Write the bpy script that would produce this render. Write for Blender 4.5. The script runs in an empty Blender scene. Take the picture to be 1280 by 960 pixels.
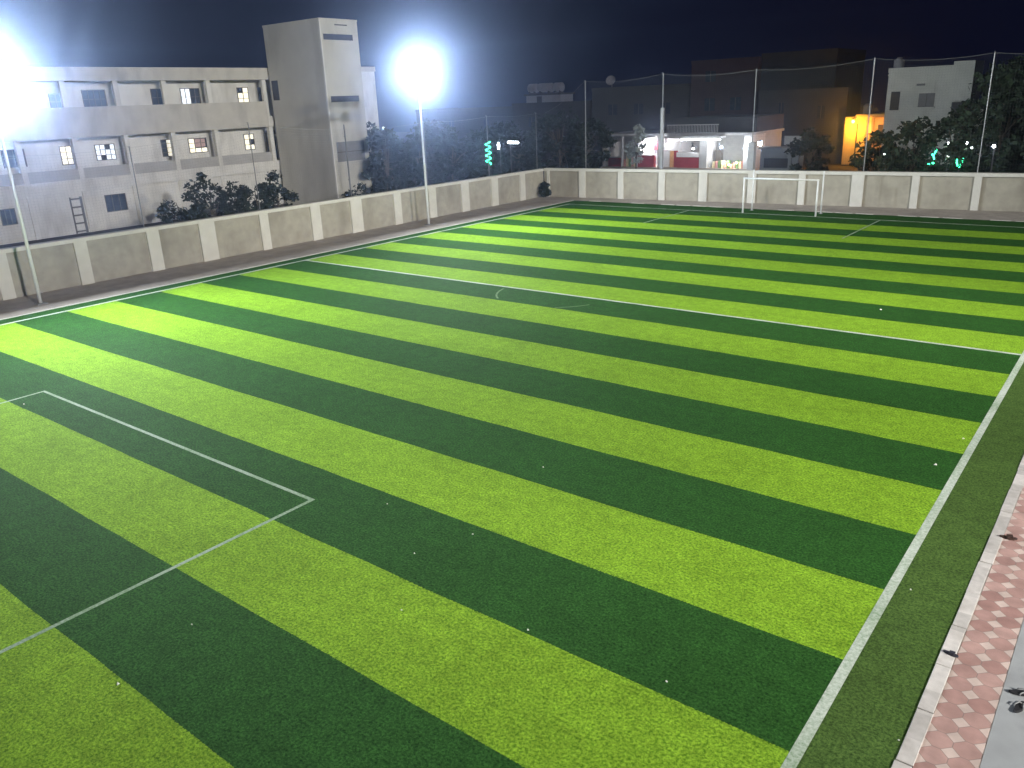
import bpy, math, random
from mathutils import Vector, Matrix

random.seed(7)
SC = bpy.context.scene
COL = SC.collection
R = math.radians

# ------------------------------------------------------------------ materials
def mat(name, color, rough=0.8, var=0.18, scale=6.0, bump=0.0, bscale=40.0, spec=0.3, metal=0.0,
        emit=None, estr=0.0, stain=None, stain_amt=0.0, stain_scale=0.8, stretch=None):
    m = bpy.data.materials.new(name); m.use_nodes = True
    nt = m.node_tree; N = nt.nodes; L = nt.links
    b = N['Principled BSDF']
    b.inputs['Roughness'].default_value = rough
    b.inputs['Specular IOR Level'].default_value = spec
    b.inputs['Metallic'].default_value = metal
    tc = N.new('ShaderNodeTexCoord'); src = tc.outputs['Object']
    if stretch:
        mp = N.new('ShaderNodeMapping'); mp.inputs['Scale'].default_value = stretch
        L.new(src, mp.inputs['Vector']); src2 = mp.outputs['Vector']
    else:
        src2 = src
    nz = N.new('ShaderNodeTexNoise'); nz.inputs['Scale'].default_value = scale
    nz.inputs['Detail'].default_value = 5.0; L.new(src, nz.inputs['Vector'])
    mr = N.new('ShaderNodeMapRange'); mr.inputs['From Min'].default_value = .25; mr.inputs['From Max'].default_value = .75
    mr.inputs['To Min'].default_value = 1 - var; mr.inputs['To Max'].default_value = 1 + var
    L.new(nz.outputs['Fac'], mr.inputs['Value'])
    mx = N.new('ShaderNodeVectorMath'); mx.operation = 'SCALE'
    mx.inputs[0].default_value = color; L.new(mr.outputs['Result'], mx.inputs['Scale'])
    out = mx.outputs['Vector']
    if stain:
        n2 = N.new('ShaderNodeTexNoise'); n2.inputs['Scale'].default_value = stain_scale; n2.inputs['Detail'].default_value = 6
        L.new(src2, n2.inputs['Vector'])
        r2 = N.new('ShaderNodeMapRange'); r2.inputs['From Min'].default_value = .48; r2.inputs['From Max'].default_value = .72
        r2.inputs['To Max'].default_value = stain_amt; L.new(n2.outputs['Fac'], r2.inputs['Value'])
        mm = N.new('ShaderNodeMix'); mm.data_type = 'RGBA'
        L.new(r2.outputs['Result'], mm.inputs['Factor']); L.new(out, mm.inputs['A'])
        mm.inputs['B'].default_value = (*stain, 1); out = mm.outputs['Result']
    L.new(out, b.inputs['Base Color'])
    if bump:
        n3 = N.new('ShaderNodeTexNoise'); n3.inputs['Scale'].default_value = bscale; n3.inputs['Detail'].default_value = 4
        L.new(src, n3.inputs['Vector'])
        bp = N.new('ShaderNodeBump'); bp.inputs['Strength'].default_value = bump; bp.inputs['Distance'].default_value = .02
        L.new(n3.outputs['Fac'], bp.inputs['Height']); L.new(bp.outputs['Normal'], b.inputs['Normal'])
    if emit:
        b.inputs['Emission Color'].default_value = (*emit, 1); b.inputs['Emission Strength'].default_value = estr
    return m

M = {}
M['plaster'] = mat('wall_plaster', (.385, .36, .295), .9, .14, 2.2, .4, 60, stain=(.22, .20, .155), stain_amt=.6, stain_scale=.7, stretch=(1, 1, .5))
M['trim'] = mat('pale_trim', (.64, .625, .565), .85, .07, 3, .15, 50, stain=(.45, .42, .36), stain_amt=.35, stain_scale=1.5)
M['school'] = mat('school_white', (.74, .72, .67), .85, .06, 1.2, .1, 30, stain=(.42, .40, .36), stain_amt=.6, stain_scale=.9, stretch=(1, 1, .4))
M['beige'] = mat('school_beige', (.56, .53, .47), .85, .07, 1.5, .1, 30, stain=(.33, .31, .28), stain_amt=.6, stain_scale=.9, stretch=(1, 1, .35))
M['panel'] = mat('school_grey_panel', (.44, .425, .40), .85, .08, 1.5, .1, 30)
M['tower'] = mat('tower_plaster', (.56, .54, .47), .88, .06, .9, .12, 25, stain=(.36, .34, .29), stain_amt=.6, stain_scale=.5, stretch=(1, 1, .3))
M['dark'] = mat('dark_opening', (.05, .05, .055), .6, .2, 3)
M['greywin'] = mat('grey_shutter', (.22, .22, .22), .6, .1, 3)
M['frame'] = mat('window_frame', (.13, .12, .11), .5, .1, 8)
M['glass'] = mat('dark_glass', (.05, .06, .08), .12, .3, 2, spec=.6)
M['lit'] = mat('lit_pane', (.8, .76, .6), .5, .1, 5, emit=(1, .93, .74), estr=.95)
M['litcool'] = mat('lit_pane_cool', (.8, .8, .8), .5, .1, 5, emit=(.86, .92, 1), estr=.75)
M['curtain'] = mat('curtain_pink', (.35, .24, .22), .8, .2, 9, emit=(.6, .42, .40), estr=.28)
M['concrete'] = mat('concrete_apron', (.42, .375, .325), .92, .16, 1.8, .35, 50, stain=(.28, .245, .21), stain_amt=.6, stain_scale=.5)
M['soil'] = mat('bare_ground', (.075, .07, .062), .95, .3, .4, .5, 12)
M['road'] = mat('asphalt', (.05, .05, .05), .9, .2, 1.5, .3, 60)
M['greypave'] = mat('grey_pavement', (.36, .375, .385), .85, .13, 1.6, .2, 70, stain=(.20, .205, .21), stain_amt=.8, stain_scale=1.6)
M['metalwhite'] = mat('white_paint_metal', (.76, .77, .76), .4, .05, 10, spec=.5)
M['galv'] = mat('galvanised_pipe', (.30, .31, .32), .45, .12, 12, spec=.5, metal=.3)
M['darkpipe'] = mat('weathered_pipe', (.20, .20, .205), .6, .15, 12)
M['darkmetal'] = mat('dark_metal', (.08, .08, .085), .5, .15, 12)
M['lamp'] = mat('lamp_glass', (.9, .9, .9), .3, .02, 5, emit=(.90, .95, 1), estr=90)
M['net'] = mat('net_twine', (.16, .18, .18), .8, .1, 4)
M['rope'] = mat('net_rope', (.34, .35, .35), .8, .1, 4)
M['post_conc'] = mat('post_concrete', (.34, .35, .36), .9, .12, 4, .2, 40)
M['leaf'] = mat('leaf_dark', (.018, .028, .016), .75, .55, 1.6)
M['leafb'] = mat('leaf_mid', (.026, .044, .022), .75, .55, 1.6)
M['bark'] = mat('bark', (.12, .10, .08), .9, .3, 9, .5, 30)
M['rubber'] = mat('sandal_rubber', (.025, .025, .028), .6, .2, 20)
M['brownrub'] = mat('brown_rubber', (.06, .035, .028), .6, .2, 20)
M['greyrub'] = mat('grey_strap', (.30, .31, .31), .6, .2, 20)
M['navyrub'] = mat('navy_rubber', (.04, .04, .055), .6, .2, 20)
M['paper'] = mat('paper', (.78, .78, .74), .8, .08, 30)
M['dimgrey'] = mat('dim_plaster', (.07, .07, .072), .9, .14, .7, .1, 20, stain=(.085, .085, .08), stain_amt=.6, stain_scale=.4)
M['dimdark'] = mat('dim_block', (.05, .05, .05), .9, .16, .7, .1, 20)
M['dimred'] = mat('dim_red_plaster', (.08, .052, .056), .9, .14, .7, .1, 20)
M['house'] = mat('house_plaster', (.66, .66, .60), .9, .07, .9, .1, 20, stain=(.5, .5, .45), stain_amt=.5, stain_scale=.6)
M['orangehouse'] = mat('ochre_plaster', (.55, .42, .22), .9, .1, .9, .1, 20)
M['shop'] = mat('shop_plaster', (.55, .55, .55), .85, .1, 1.5, .1, 20)
M['shopwhite'] = mat('shop_white', (.78, .76, .76), .7, .06, 2)
M['red'] = mat('red_panel', (.42, .06, .075), .55, .12, 3)
M['orange'] = mat('orange_cloth', (.75, .40, .18), .7, .12, 6)
M['greygate'] = mat('grey_sheet', (.34, .35, .35), .7, .1, 3)
M['tube'] = mat('tube_lamp', (.9, .9, .9), .3, .02, 5, emit=(.9, .95, 1), estr=25)
M['bulb'] = mat('bulb_white', (.9, .9, .9), .3, .02, 5, emit=(.92, .97, 1), estr=22)
M['bright'] = mat('bulb_bright', (.9, .9, .9), .3, .02, 5, emit=(.88, .94, 1), estr=120)
M['leaflit'] = mat('leaf_lit_tint', (.36, .40, .37), .75, .3, 1.6)  # light falling on the conifer is put into this pale leaf colour
M['bulbsoft'] = mat('bulb_soft', (.9, .9, .9), .3, .02, 5, emit=(.88, 1, .95), estr=5)
M['warm'] = mat('warm_bulb', (.9, .85, .7), .3, .02, 5, emit=(1, .86, .58), estr=9)
M['sodium'] = mat('sodium_lamp', (.9, .7, .4), .3, .02, 5, emit=(1, .55, .08), estr=14)
M['green'] = mat('green_led', (.1, .8, .5), .3, .02, 5, emit=(.06, 1, .45), estr=7)
M['carpaint'] = mat('car_paint', (.50, .51, .51), .3, .04, 3, spec=.5)
M['tank'] = mat('tank_plastic', (.27, .27, .30), .6, .08, 3)
M['goods_a'] = mat('goods_cream', (.75, .65, .42), .7, .2, 8)
M['goods_b'] = mat('goods_pink', (.70, .35, .32), .7, .2, 8)
M['goods_c'] = mat('goods_green', (.16, .28, .12), .7, .2, 8)

def turf_material():
    m = bpy.data.materials.new('striped_turf'); m.use_nodes = True
    nt = m.node_tree; N = nt.nodes; L = nt.links; b = N['Principled BSDF']
    def math_(op, a, bb=None, c=None):
        n = N.new('ShaderNodeMath'); n.operation = op
        for i, v in enumerate((a, bb, c)):
            if v is None: continue
            if isinstance(v, (int, float)): n.inputs[i].default_value = v
            else: L.new(v, n.inputs[i])
        return n.outputs[0]
    def noise(scale, detail=3.0, rough=.5, vec=None):
        n = N.new('ShaderNodeTexNoise'); n.inputs['Scale'].default_value = scale
        n.inputs['Detail'].default_value = detail; n.inputs['Roughness'].default_value = rough
        L.new(vec if vec is not None else tc.outputs['Object'], n.inputs['Vector']); return n.outputs['Fac']
    def mixc(f, A, B):
        n = N.new('ShaderNodeMix'); n.data_type = 'RGBA'
        L.new(f, n.inputs['Factor'])
        for k, v in (('A', A), ('B', B)):
            if isinstance(v, tuple): n.inputs[k].default_value = (*v, 1)
            else: L.new(v, n.inputs[k])
        return n.outputs['Result']
    tc = N.new('ShaderNodeTexCoord'); sp = N.new('ShaderNodeSeparateXYZ'); L.new(tc.outputs['Object'], sp.inputs[0])
    x, y = sp.outputs['X'], sp.outputs['Y']
    jit = math_('MULTIPLY', math_('SUBTRACT', noise(35, 2), .5), .05)       # fibres crossing the seam
    yj = math_('ADD', math_('ADD', y, jit), math_('MULTIPLY', math_('SUBTRACT', noise(.45, 2), .5), .06)); xj = math_('ADD', x, jit)
    k = math_('MODULO', math_('FLOOR', math_('ADD', math_('DIVIDE', yj, 2.0), 40.0)), 2.0)   # 0 = light
    inx = math_('MULTIPLY', math_('GREATER_THAN', xj, 0.0), math_('LESS_THAN', xj, 31.60))
    iny = math_('MULTIPLY', math_('GREATER_THAN', yj, -24.0), math_('LESS_THAN', yj, 24.0))
    light = math_('MULTIPLY', math_('MULTIPLY', inx, iny), math_('SUBTRACT', 1.0, k))
    right = math_('GREATER_THAN', xj, 31.64)
    # fibre-scale colour
    fib = noise(24, 4, .8); mid = noise(9, 5, .7); big = noise(.55, 4, .6)
    f1 = math_('ADD', math_('MULTIPLY', math_('SUBTRACT', fib, .5), 6.5), .5)
    lightc = mixc(math_('ADD', math_('MULTIPLY', f1, .6), math_('MULTIPLY', mid, .4)), LT_A, LT_B)
    darkc = mixc(math_('ADD', math_('MULTIPLY', f1, .5), math_('MULTIPLY', mid, .5)), DK_A, DK_B)
    rightc = mixc(math_('ADD', math_('MULTIPLY', f1, .55), math_('MULTIPLY', mid, .45)), RT_A, RT_B)
    c = mixc(right, mixc(light, darkc, lightc), rightc)
    # pile lean: slow drift of tone, plus darker trampled tufts with a shape of their own
    sc_ = math_('ADD', .76, math_('MULTIPLY', big, .48))
    tuft = noise(3.6, 6, .8)
    sc_ = math_('MULTIPLY', sc_, math_('ADD', .30, math_('MULTIPLY', tuft, 1.4)))
    mp = N.new('ShaderNodeMapping'); mp.inputs['Scale'].default_value = (.35, 2.6, 1); L.new(tc.outputs['Object'], mp.inputs['Vector'])
    brush = noise(1.0, 4, .65, mp.outputs['Vector'])                        # brushed pile along each roll
    sc_ = math_('MULTIPLY', sc_, math_('ADD', .86, math_('MULTIPLY', brush, .28)))
    wn = N.new('ShaderNodeTexWhiteNoise'); wn.noise_dimensions = '1D'; L.new(math_('FLOOR', math_('DIVIDE', yj, 2.0)), wn.inputs['W'])
    sc_ = math_('MULTIPLY', sc_, math_('ADD', .95, math_('MULTIPLY', wn.outputs['Value'], .10)))   # every roll its own batch
    vm = N.new('ShaderNodeVectorMath'); vm.operation = 'SCALE'; L.new(c, vm.inputs[0]); L.new(sc_, vm.inputs['Scale'])
    L.new(vm.outputs['Vector'], b.inputs['Base Color'])
    b.inputs['Roughness'].default_value = .8; b.inputs['Specular IOR Level'].default_value = .06
    bp = N.new('ShaderNodeBump'); bp.inputs['Strength'].default_value = .9; bp.inputs['Distance'].default_value = .04
    h = math_('ADD', math_('MULTIPLY', fib, .7), math_('MULTIPLY', mid, .5))
    L.new(h, bp.inputs['Height']); L.new(bp.outputs['Normal'], b.inputs['Normal'])
    return m
LT_A, LT_B = (.070, .185, .006), (.345, .575, .045)
DK_A, DK_B = (.004, .030, .004), (.048, .156, .030)
RT_A, RT_B = (.024, .056, .010), (.115, .20, .048)
M['turf'] = turf_material()

def line_material(name, lo, hi, white):
    m = bpy.data.materials.new(name); m.use_nodes = True
    N = m.node_tree.nodes; L = m.node_tree.links; b = N['Principled BSDF']
    tc = N.new('ShaderNodeTexCoord')
    n = N.new('ShaderNodeTexNoise'); n.inputs['Scale'].default_value = 18; n.inputs['Detail'].default_value = 6
    n.inputs['Roughness'].default_value = .75
    L.new(tc.outputs['Object'], n.inputs['Vector'])
    n2 = N.new('ShaderNodeTexNoise'); n2.inputs['Scale'].default_value = .9; n2.inputs['Detail'].default_value = 3
    L.new(tc.outputs['Object'], n2.inputs['Vector'])
    a = N.new('ShaderNodeMath'); a.operation = 'MULTIPLY_ADD'; a.inputs[1].default_value = .55
    L.new(n2.outputs['Fac'], a.inputs[0]); L.new(n.outputs['Fac'], a.inputs[2])
    r = N.new('ShaderNodeMapRange'); r.inputs['From Min'].default_value = lo; r.inputs['From Max'].default_value = hi
    L.new(a.outputs[0], r.inputs['Value'])
    mx = N.new('ShaderNodeMix'); mx.data_type = 'RGBA'
    L.new(r.outputs['Result'], mx.inputs['Factor'])
    mx.inputs['A'].default_value = (*white, 1); mx.inputs['B'].default_value = (.14, .26, .11, 1)
    L.new(mx.outputs['Result'], b.inputs['Base Color']); b.inputs['Roughness'].default_value = .8
    bp = N.new('ShaderNodeBump'); bp.inputs['Strength'].default_value = .6; bp.inputs['Distance'].default_value = .02
    n3 = N.new('ShaderNodeTexNoise'); n3.inputs['Scale'].default_value = 75; L.new(tc.outputs['Object'], n3.inputs['Vector'])
    L.new(n3.outputs['Fac'], bp.inputs['Height']); L.new(bp.outputs['Normal'], b.inputs['Normal'])
    return m
M['line'] = line_material('worn_white_line', .64, 1.04, (.62, .68, .60))
M['boxline'] = line_material('worn_box_line', .50, .92, (.46, .55, .46))

def faint_material():
    m = mat('faint_line', (.10, .20, .07), .8, .5, 12)
    return m
M['faint'] = faint_material()

def paver_material():
    m = bpy.data.materials.new('diamond_pavers'); m.use_nodes = True
    N = m.node_tree.nodes; L = m.node_tree.links; b = N['Principled BSDF']
    def math_(op, a, bb=None):
        n = N.new('ShaderNodeMath'); n.operation = op
        for i, v in enumerate((a, bb)):
            if v is None: continue
            if isinstance(v, (int, float)): n.inputs[i].default_value = v
            else: L.new(v, n.inputs[i])
        return n.outputs[0]
    tc = N.new('ShaderNodeTexCoord'); sp = N.new('ShaderNodeSeparateXYZ'); L.new(tc.outputs['Object'], sp.inputs[0])
    P_ = .295
    gx = math_('DIVIDE', math_('SUBTRACT', sp.outputs['X'], 33.06), P_); gy = math_('DIVIDE', math_('ADD', sp.outputs['Y'], 15.5), P_)
    u = math_('ABSOLUTE', math_('SUBTRACT', gx, math_('ROUND', gx))); v = math_('ABSOLUTE', math_('SUBTRACT', gy, math_('ROUND', gy)))
    d = math_('ADD', u, v)
    pale = math_('LESS_THAN', d, .345)
    j1 = math_('LESS_THAN', math_('ABSOLUTE', math_('SUBTRACT', d, .355)), .016)
    out = math_('GREATER_THAN', d, .355)
    j2 = math_('MULTIPLY', math_('LESS_THAN', math_('MINIMUM', u, v), .016), out)
    joint = math_('MAXIMUM', j1, j2)
    # a tone of its own for every red tile
    wn = N.new('ShaderNodeTexWhiteNoise'); wn.noise_dimensions = '2D'
    cb = N.new('ShaderNodeCombineXYZ'); L.new(math_('FLOOR', gx), cb.inputs[0]); L.new(math_('FLOOR', gy), cb.inputs[1])
    L.new(cb.outputs[0], wn.inputs['Vector'])
    def mixc(f, A, B):
        n = N.new('ShaderNodeMix'); n.data_type = 'RGBA'; L.new(f, n.inputs['Factor'])
        for k, vv in (('A', A), ('B', B)):
            if isinstance(vv, tuple): n.inputs[k].default_value = (*vv, 1)
            else: L.new(vv, n.inputs[k])
        return n.outputs['Result']
    red = mixc(wn.outputs['Value'], (.36, .205, .18), (.47, .30, .265))
    c = mixc(pale, red, (.58, .46, .41)); c = mixc(joint, c, (.27, .20, .18))
    nz = N.new('ShaderNodeTexNoise'); nz.inputs['Scale'].default_value = 3.5; nz.inputs['Detail'].default_value = 6; L.new(tc.outputs['Object'], nz.inputs['Vector'])
    s = math_('ADD', .50, math_('MULTIPLY', nz.outputs['Fac'], .94))
    vm = N.new('ShaderNodeVectorMath'); vm.operation = 'SCALE'; L.new(c, vm.inputs[0]); L.new(s, vm.inputs['Scale'])
    L.new(vm.outputs['Vector'], b.inputs['Base Color']); b.inputs['Roughness'].default_value = .85
    bp = N.new('ShaderNodeBump'); bp.inputs['Strength'].default_value = .5; bp.inputs['Distance'].default_value = .008; bp.invert = True
    L.new(joint, bp.inputs['Height']); L.new(bp.outputs['Normal'], b.inputs['Normal'])
    return m
M['paver'] = paver_material()

def kerb_material():
    m = mat('kerb_stone', (.58, .55, .52), .85, .12, 9, .2, 60, stain=(.36, .33, .30), stain_amt=.6, stain_scale=2.5)
    N = m.node_tree.nodes; L = m.node_tree.links; b = N['Principled BSDF']
    src = b.inputs['Base Color'].links[0].from_socket
    tc = N.new('ShaderNodeTexCoord'); sp = N.new('ShaderNodeSeparateXYZ'); L.new(tc.outputs['Object'], sp.inputs[0])
    f = N.new('ShaderNodeMath'); f.operation = 'MULTIPLY'; f.inputs[1].default_value = 2.0; L.new(sp.outputs['Y'], f.inputs[0])
    g = N.new('ShaderNodeMath'); g.operation = 'FLOOR'; L.new(f.outputs[0], g.inputs[0])
    w = N.new('ShaderNodeTexWhiteNoise'); w.noise_dimensions = '1D'; L.new(g.outputs[0], w.inputs['W'])
    r = N.new('ShaderNodeMapRange'); r.inputs['To Min'].default_value = .82; r.inputs['To Max'].default_value = 1.15; L.new(w.outputs['Value'], r.inputs['Value'])
    vm = N.new('ShaderNodeVectorMath'); vm.operation = 'SCALE'; L.new(src, vm.inputs[0]); L.new(r.outputs['Result'], vm.inputs['Scale'])
    L.new(vm.outputs['Vector'], b.inputs['Base Color'])
    return m
M['kerb'] = kerb_material()

# ------------------------------------------------------------------ mesh helpers
class MB:
    def __init__(s): s.v = []; s.f = []
    def quad(s, a, b, c, d):
        n = len(s.v); s.v += [tuple(a), tuple(b), tuple(c), tuple(d)]; s.f.append((n, n + 1, n + 2, n + 3)); return s
    def box(s, x0, x1, y0, y1, z0, z1):
        n = len(s.v)
        s.v += [(x0, y0, z0), (x1, y0, z0), (x1, y1, z0), (x0, y1, z0), (x0, y0, z1), (x1, y0, z1), (x1, y1, z1), (x0, y1, z1)]
        s.f += [(n, n + 3, n + 2, n + 1), (n + 4, n + 5, n + 6, n + 7), (n, n + 1, n + 5, n + 4), (n + 1, n + 2, n + 6, n + 5), (n + 2, n + 3, n + 7, n + 6), (n + 3, n, n + 4, n + 7)]
        return s
    def bevbox(s, x0, x1, y0, y1, z0, z1, b):   # top edges chamfered
        n = len(s.v)
        s.v += [(x0, y0, z0), (x1, y0, z0), (x1, y1, z0), (x0, y1, z0), (x0, y0, z1 - b), (x1, y0, z1 - b), (x1, y1, z1 - b), (x0, y1, z1 - b),
                (x0 + b, y0 + b, z1), (x1 - b, y0 + b, z1), (x1 - b, y1 - b, z1), (x0 + b, y1 - b, z1)]
        s.f += [(n, n + 3, n + 2, n + 1), (n + 8, n + 9, n + 10, n + 11)]
        for lo, hi in ((0, 4), (4, 8)):
            for i in range(4):
                j = (i + 1) % 4; s.f.append((n + lo + i, n + lo + j, n + hi + j, n + hi + i))
        return s
    def obox(s, o, ux, uy, uz):                 # box from a corner and three edge vectors
        o, ux, uy, uz = map(Vector, (o, ux, uy, uz)); n = len(s.v)
        for dz in (0, 1):
            for a, b_ in ((0, 0), (1, 0), (1, 1), (0, 1)): s.v.append(tuple(o + ux * a + uy * b_ + uz * dz))
        s.f += [(n, n + 3, n + 2, n + 1), (n + 4, n + 5, n + 6, n + 7), (n, n + 1, n + 5, n + 4), (n + 1, n + 2, n + 6, n + 5), (n + 2, n + 3, n + 7, n + 6), (n + 3, n, n + 4, n + 7)]
        return s
    def tube(s, pts, rad, n=8, cap=True):
        pts = [Vector(p) for p in pts]; rr = rad if isinstance(rad, (list, tuple)) else [rad] * len(pts); base = len(s.v)
        for i, p in enumerate(pts):
            t = (pts[min(i + 1, len(pts) - 1)] - pts[max(i - 1, 0)]).normalized()
            u = t.cross(Vector((0, 0, 1)));
            if u.length < 1e-3: u = t.cross(Vector((1, 0, 0)))
            u.normalize(); w = t.cross(u)
            for k in range(n):
                a = 2 * math.pi * k / n; s.v.append(tuple(p + (u * math.cos(a) + w * math.sin(a)) * rr[i]))
        for i in range(len(pts) - 1):
            for k in range(n):
                k2 = (k + 1) % n; s.f.append((base + i * n + k, base + i * n + k2, base + (i + 1) * n + k2, base + (i + 1) * n + k))
        if cap and n > 2:
            s.f.append(tuple(base + k for k in range(n - 1, -1, -1))); s.f.append(tuple(base + (len(pts) - 1) * n + k for k in range(n)))
        return s
    def ball(s, c, r, nu=10, nv=6, sz=1.0):
        base = len(s.v)
        for j in range(nv + 1):
            th = math.pi * j / nv
            for i in range(nu):
                a = 2 * math.pi * i / nu
                s.v.append((c[0] + r * math.sin(th) * math.cos(a), c[1] + r * math.sin(th) * math.sin(a), c[2] + r * sz * math.cos(th)))
        for j in range(nv):
            for i in range(nu):
                i2 = (i + 1) % nu; s.f.append((base + j * nu + i, base + (j + 1) * nu + i, base + (j + 1) * nu + i2, base + j * nu + i2))
        return s
    def prism(s, prof, axis, a0, a1):           # closed profile extruded along x or y
        n = len(prof); base = len(s.v)
        for a in (a0, a1):
            for (p, q) in prof: s.v.append((a, p, q) if axis == 'x' else (p, a, q))
        for i in range(n):
            j = (i + 1) % n; s.f.append((base + i, base + j, base + n + j, base + n + i))
        s.f.append(tuple(base + i for i in range(n - 1, -1, -1))); s.f.append(tuple(base + n + i for i in range(n)))
        return s

def link(o): COL.objects.link(o); return o
def thing(name, label, cat, loc=(0, 0, 0), group=None):
    o = link(bpy.data.objects.new(name, None)); o.location = loc; o['label'] = label; o['category'] = cat
    if group: o['group'] = group
    return o
def offs(o):
    v = Vector((0, 0, 0))
    while o is not None: v += Vector(o.location); o = o.parent
    return v
def mesh(name, mb, m, parent=None, smooth=False, loc=None):
    """mb is in world coordinates; the object keeps its parent's frame."""
    off = offs(parent) if parent else Vector(loc or (0, 0, 0))
    me = bpy.data.meshes.new(name); me.from_pydata([(a - off.x, b - off.y, c - off.z) for a, b, c in mb.v], [], mb.f)
    me.validate(); me.update(); me.materials.append(m)
    if smooth:
        for p in me.polygons: p.use_smooth = True
    o = link(bpy.data.objects.new(name, me))
    if parent: o.parent = parent
    else: o.location = off
    return o
def solo(name, mb, m, label, cat, loc, group=None, smooth=False):
    o = mesh(name, mb, m, None, smooth, loc); o['label'] = label; o['category'] = cat
    if group: o['group'] = group
    return o
def struct(name, mb, m):
    o = mesh(name, mb, m); o['kind'] = 'structure'; return o
def copy_tree(o, parent=None):
    c = link(o.copy())
    if parent: c.parent = parent
    for ch in list(o.children): copy_tree(ch, c)
    return c

# ------------------------------------------------------------------ ground and pitch
struct('ground', MB().quad((-150, -70, -.10), (150, -70, -.10), (150, 150, -.10), (-150, 150, -.10)), M['soil'])
struct('road', MB().quad((-120, 33.5, -.085), (120, 43.5, -.085), (120, 50.5, -.085), (-120, 47.5, -.085)), M['road'])
BW0 = Vector((-4.9, 27.72, 0)); BDIR = Vector((1, .08, 0)).normalized(); BN = Vector((BDIR.y, -BDIR.x, 0))   # back wall line, BN faces the pitch
def bw(s, d=0, z=0): return BW0 + BDIR * s + BN * d + Vector((0, 0, z))
def sx(x): return (x - BW0.x) / BDIR.x
struct('apron', MB().quad((-5.0, -46, -.015), (33.0, -46, -.015), (33.0, 30.75, -.015), (-5.0, 27.72, -.015)).quad((33.0, 26.0, -.015), (52, 26.0, -.015), (52, 32.26, -.015), (33.0, 30.75, -.015)), M['concrete'])
struct('turf', MB().quad((-.95, -34, 0), (32.58, -34, 0), (32.58, 26.15, 0), (-.95, 26.05, 0)), M['turf'])
k = MB(); y = -46.0
rk = random.Random(3)
while y < 26.0:                                   # kerb stones beside the paver strip
    dz = rk.uniform(-.006, .008); dx = rk.uniform(-.006, .006)
    k.bevbox(32.58 + dx, 32.765 + dx, y + .008, y + 1.012, -.1, .016 + dz, .006); y += 1.02
struct('kerb', k, M['kerb'])
k = MB(); y = -46.0
while y < 26.0:                                   # low edging between turf and apron
    k.box(-1.06, -.95, y + .006, y + .994, -.1, .012 + rk.uniform(0, .012)); y += 1.0
for i in range(28):
    if rk.random() < .55: k.box(i * 1.2 - .9, i * 1.2 + .1, 26.16 + rk.uniform(0, .02), 26.27, -.1, .016)
struct('edging', k, M['trim'])
struct('paver_strip', MB().box(32.77, 33.36, -46, 26, -.1, .012), M['paver'])
struct('pavement', MB().box(33.365, 52, -46, 25.9, -.1, .009), M['greypave'])
Z = .004
ln = MB()
def lrect(x0, x1, y0, y1): ln.quad((x0, y0, Z), (x1, y0, Z), (x1, y1, Z), (x0, y1, Z))
lrect(-.16, 0, -24.1, 24.12); lrect(31.57, 31.715, -24.1, 24.12)
lrect(0, 31.57, 24.0, 24.12); lrect(0, 31.57, -24.1, -24.0); lrect(0, 31.57, -.065, .065)
struct('pitch_lines', ln, M['line'])
ln = MB()
lrect(21.64, 21.725, -23.99, -17.09); lrect(9.7, 9.785, -23.99, -17.09); lrect(9.7, 21.725, -17.09, -17.005)
lrect(21.43, 21.52, 17.1, 23.99); lrect(9.47, 9.56, 17.9, 23.99)
struct('box_lines', ln, M['boxline'])
fl = MB()
for a0, a1 in ((190, 232), (303, 335)):
    for i in range(10):
        a, b_ = R(a0 + (a1 - a0) * i / 10), R(a0 + (a1 - a0) * (i + 1) / 10); c = (15.6, .1); r0, r1 = 2.38, 2.46
        p = lambda r, t: (c[0] + r * math.cos(t), c[1] + r * math.sin(t), Z)
        fl.quad(p(r0, a), p(r1, a), p(r1, b_), p(r0, b_))
fl.quad((10.2, 17.02, Z), (20.9, 17.02, Z), (20.9, 17.09, Z), (10.2, 17.09, Z))
struct('faded_lines', fl, M['faint'])

# ------------------------------------------------------------------ boundary walls
WT, CB = 2.14, 1.96
lw = thing('boundary_wall', 'long beige plastered wall with pale pilasters in front of the white school', 'wall', (-5, 0, 0))
mesh('wall_panels', MB().box(-5.22, -5.0, -46, 27.72, -.1, CB), M['plaster'], lw)
mesh('coping', MB().bevbox(-5.27, -4.86, -46, 27.6, CB, WT, .02), M['trim'], lw)
pil = [(-44, -43.4), (-40.4, -39.8), (-37, -36.3), (-33.4, -32.8), (-29.9, -29.3), (-26.4, -25.8), (-22.9, -22.3), (-19.4, -18.7), (-15.8, -15.2), (-12.5, -11.95),
       (-9.08, -8.5), (-5.57, -4.94), (-2.74, -1.83), (.96, 1.52), (4.47, 5.16), (7.52, 8.41), (11.16, 11.8), (14.41, 15.11), (17.73, 18.54), (21.09, 21.83), (24.57, 25.17)]
for a, b_ in pil: mesh('pilaster', MB().box(-5.0, -4.88, a, b_, -.05, CB - .003), M['trim'], lw)
bwl = thing('boundary_wall', 'beige plastered wall with pale pilasters behind the far goal', 'wall', tuple(BW0))
L_ = 50.0
mesh('wall_panels', MB().obox(bw(.0, 0, -.1), BDIR * L_, -BN * .22, (0, 0, CB + .1)), M['plaster'], bwl)
mesh('coping', MB().obox(bw(.05, .13, CB), BDIR * L_, -BN * .4, (0, 0, WT - CB + .03)), M['trim'], bwl)
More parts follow.
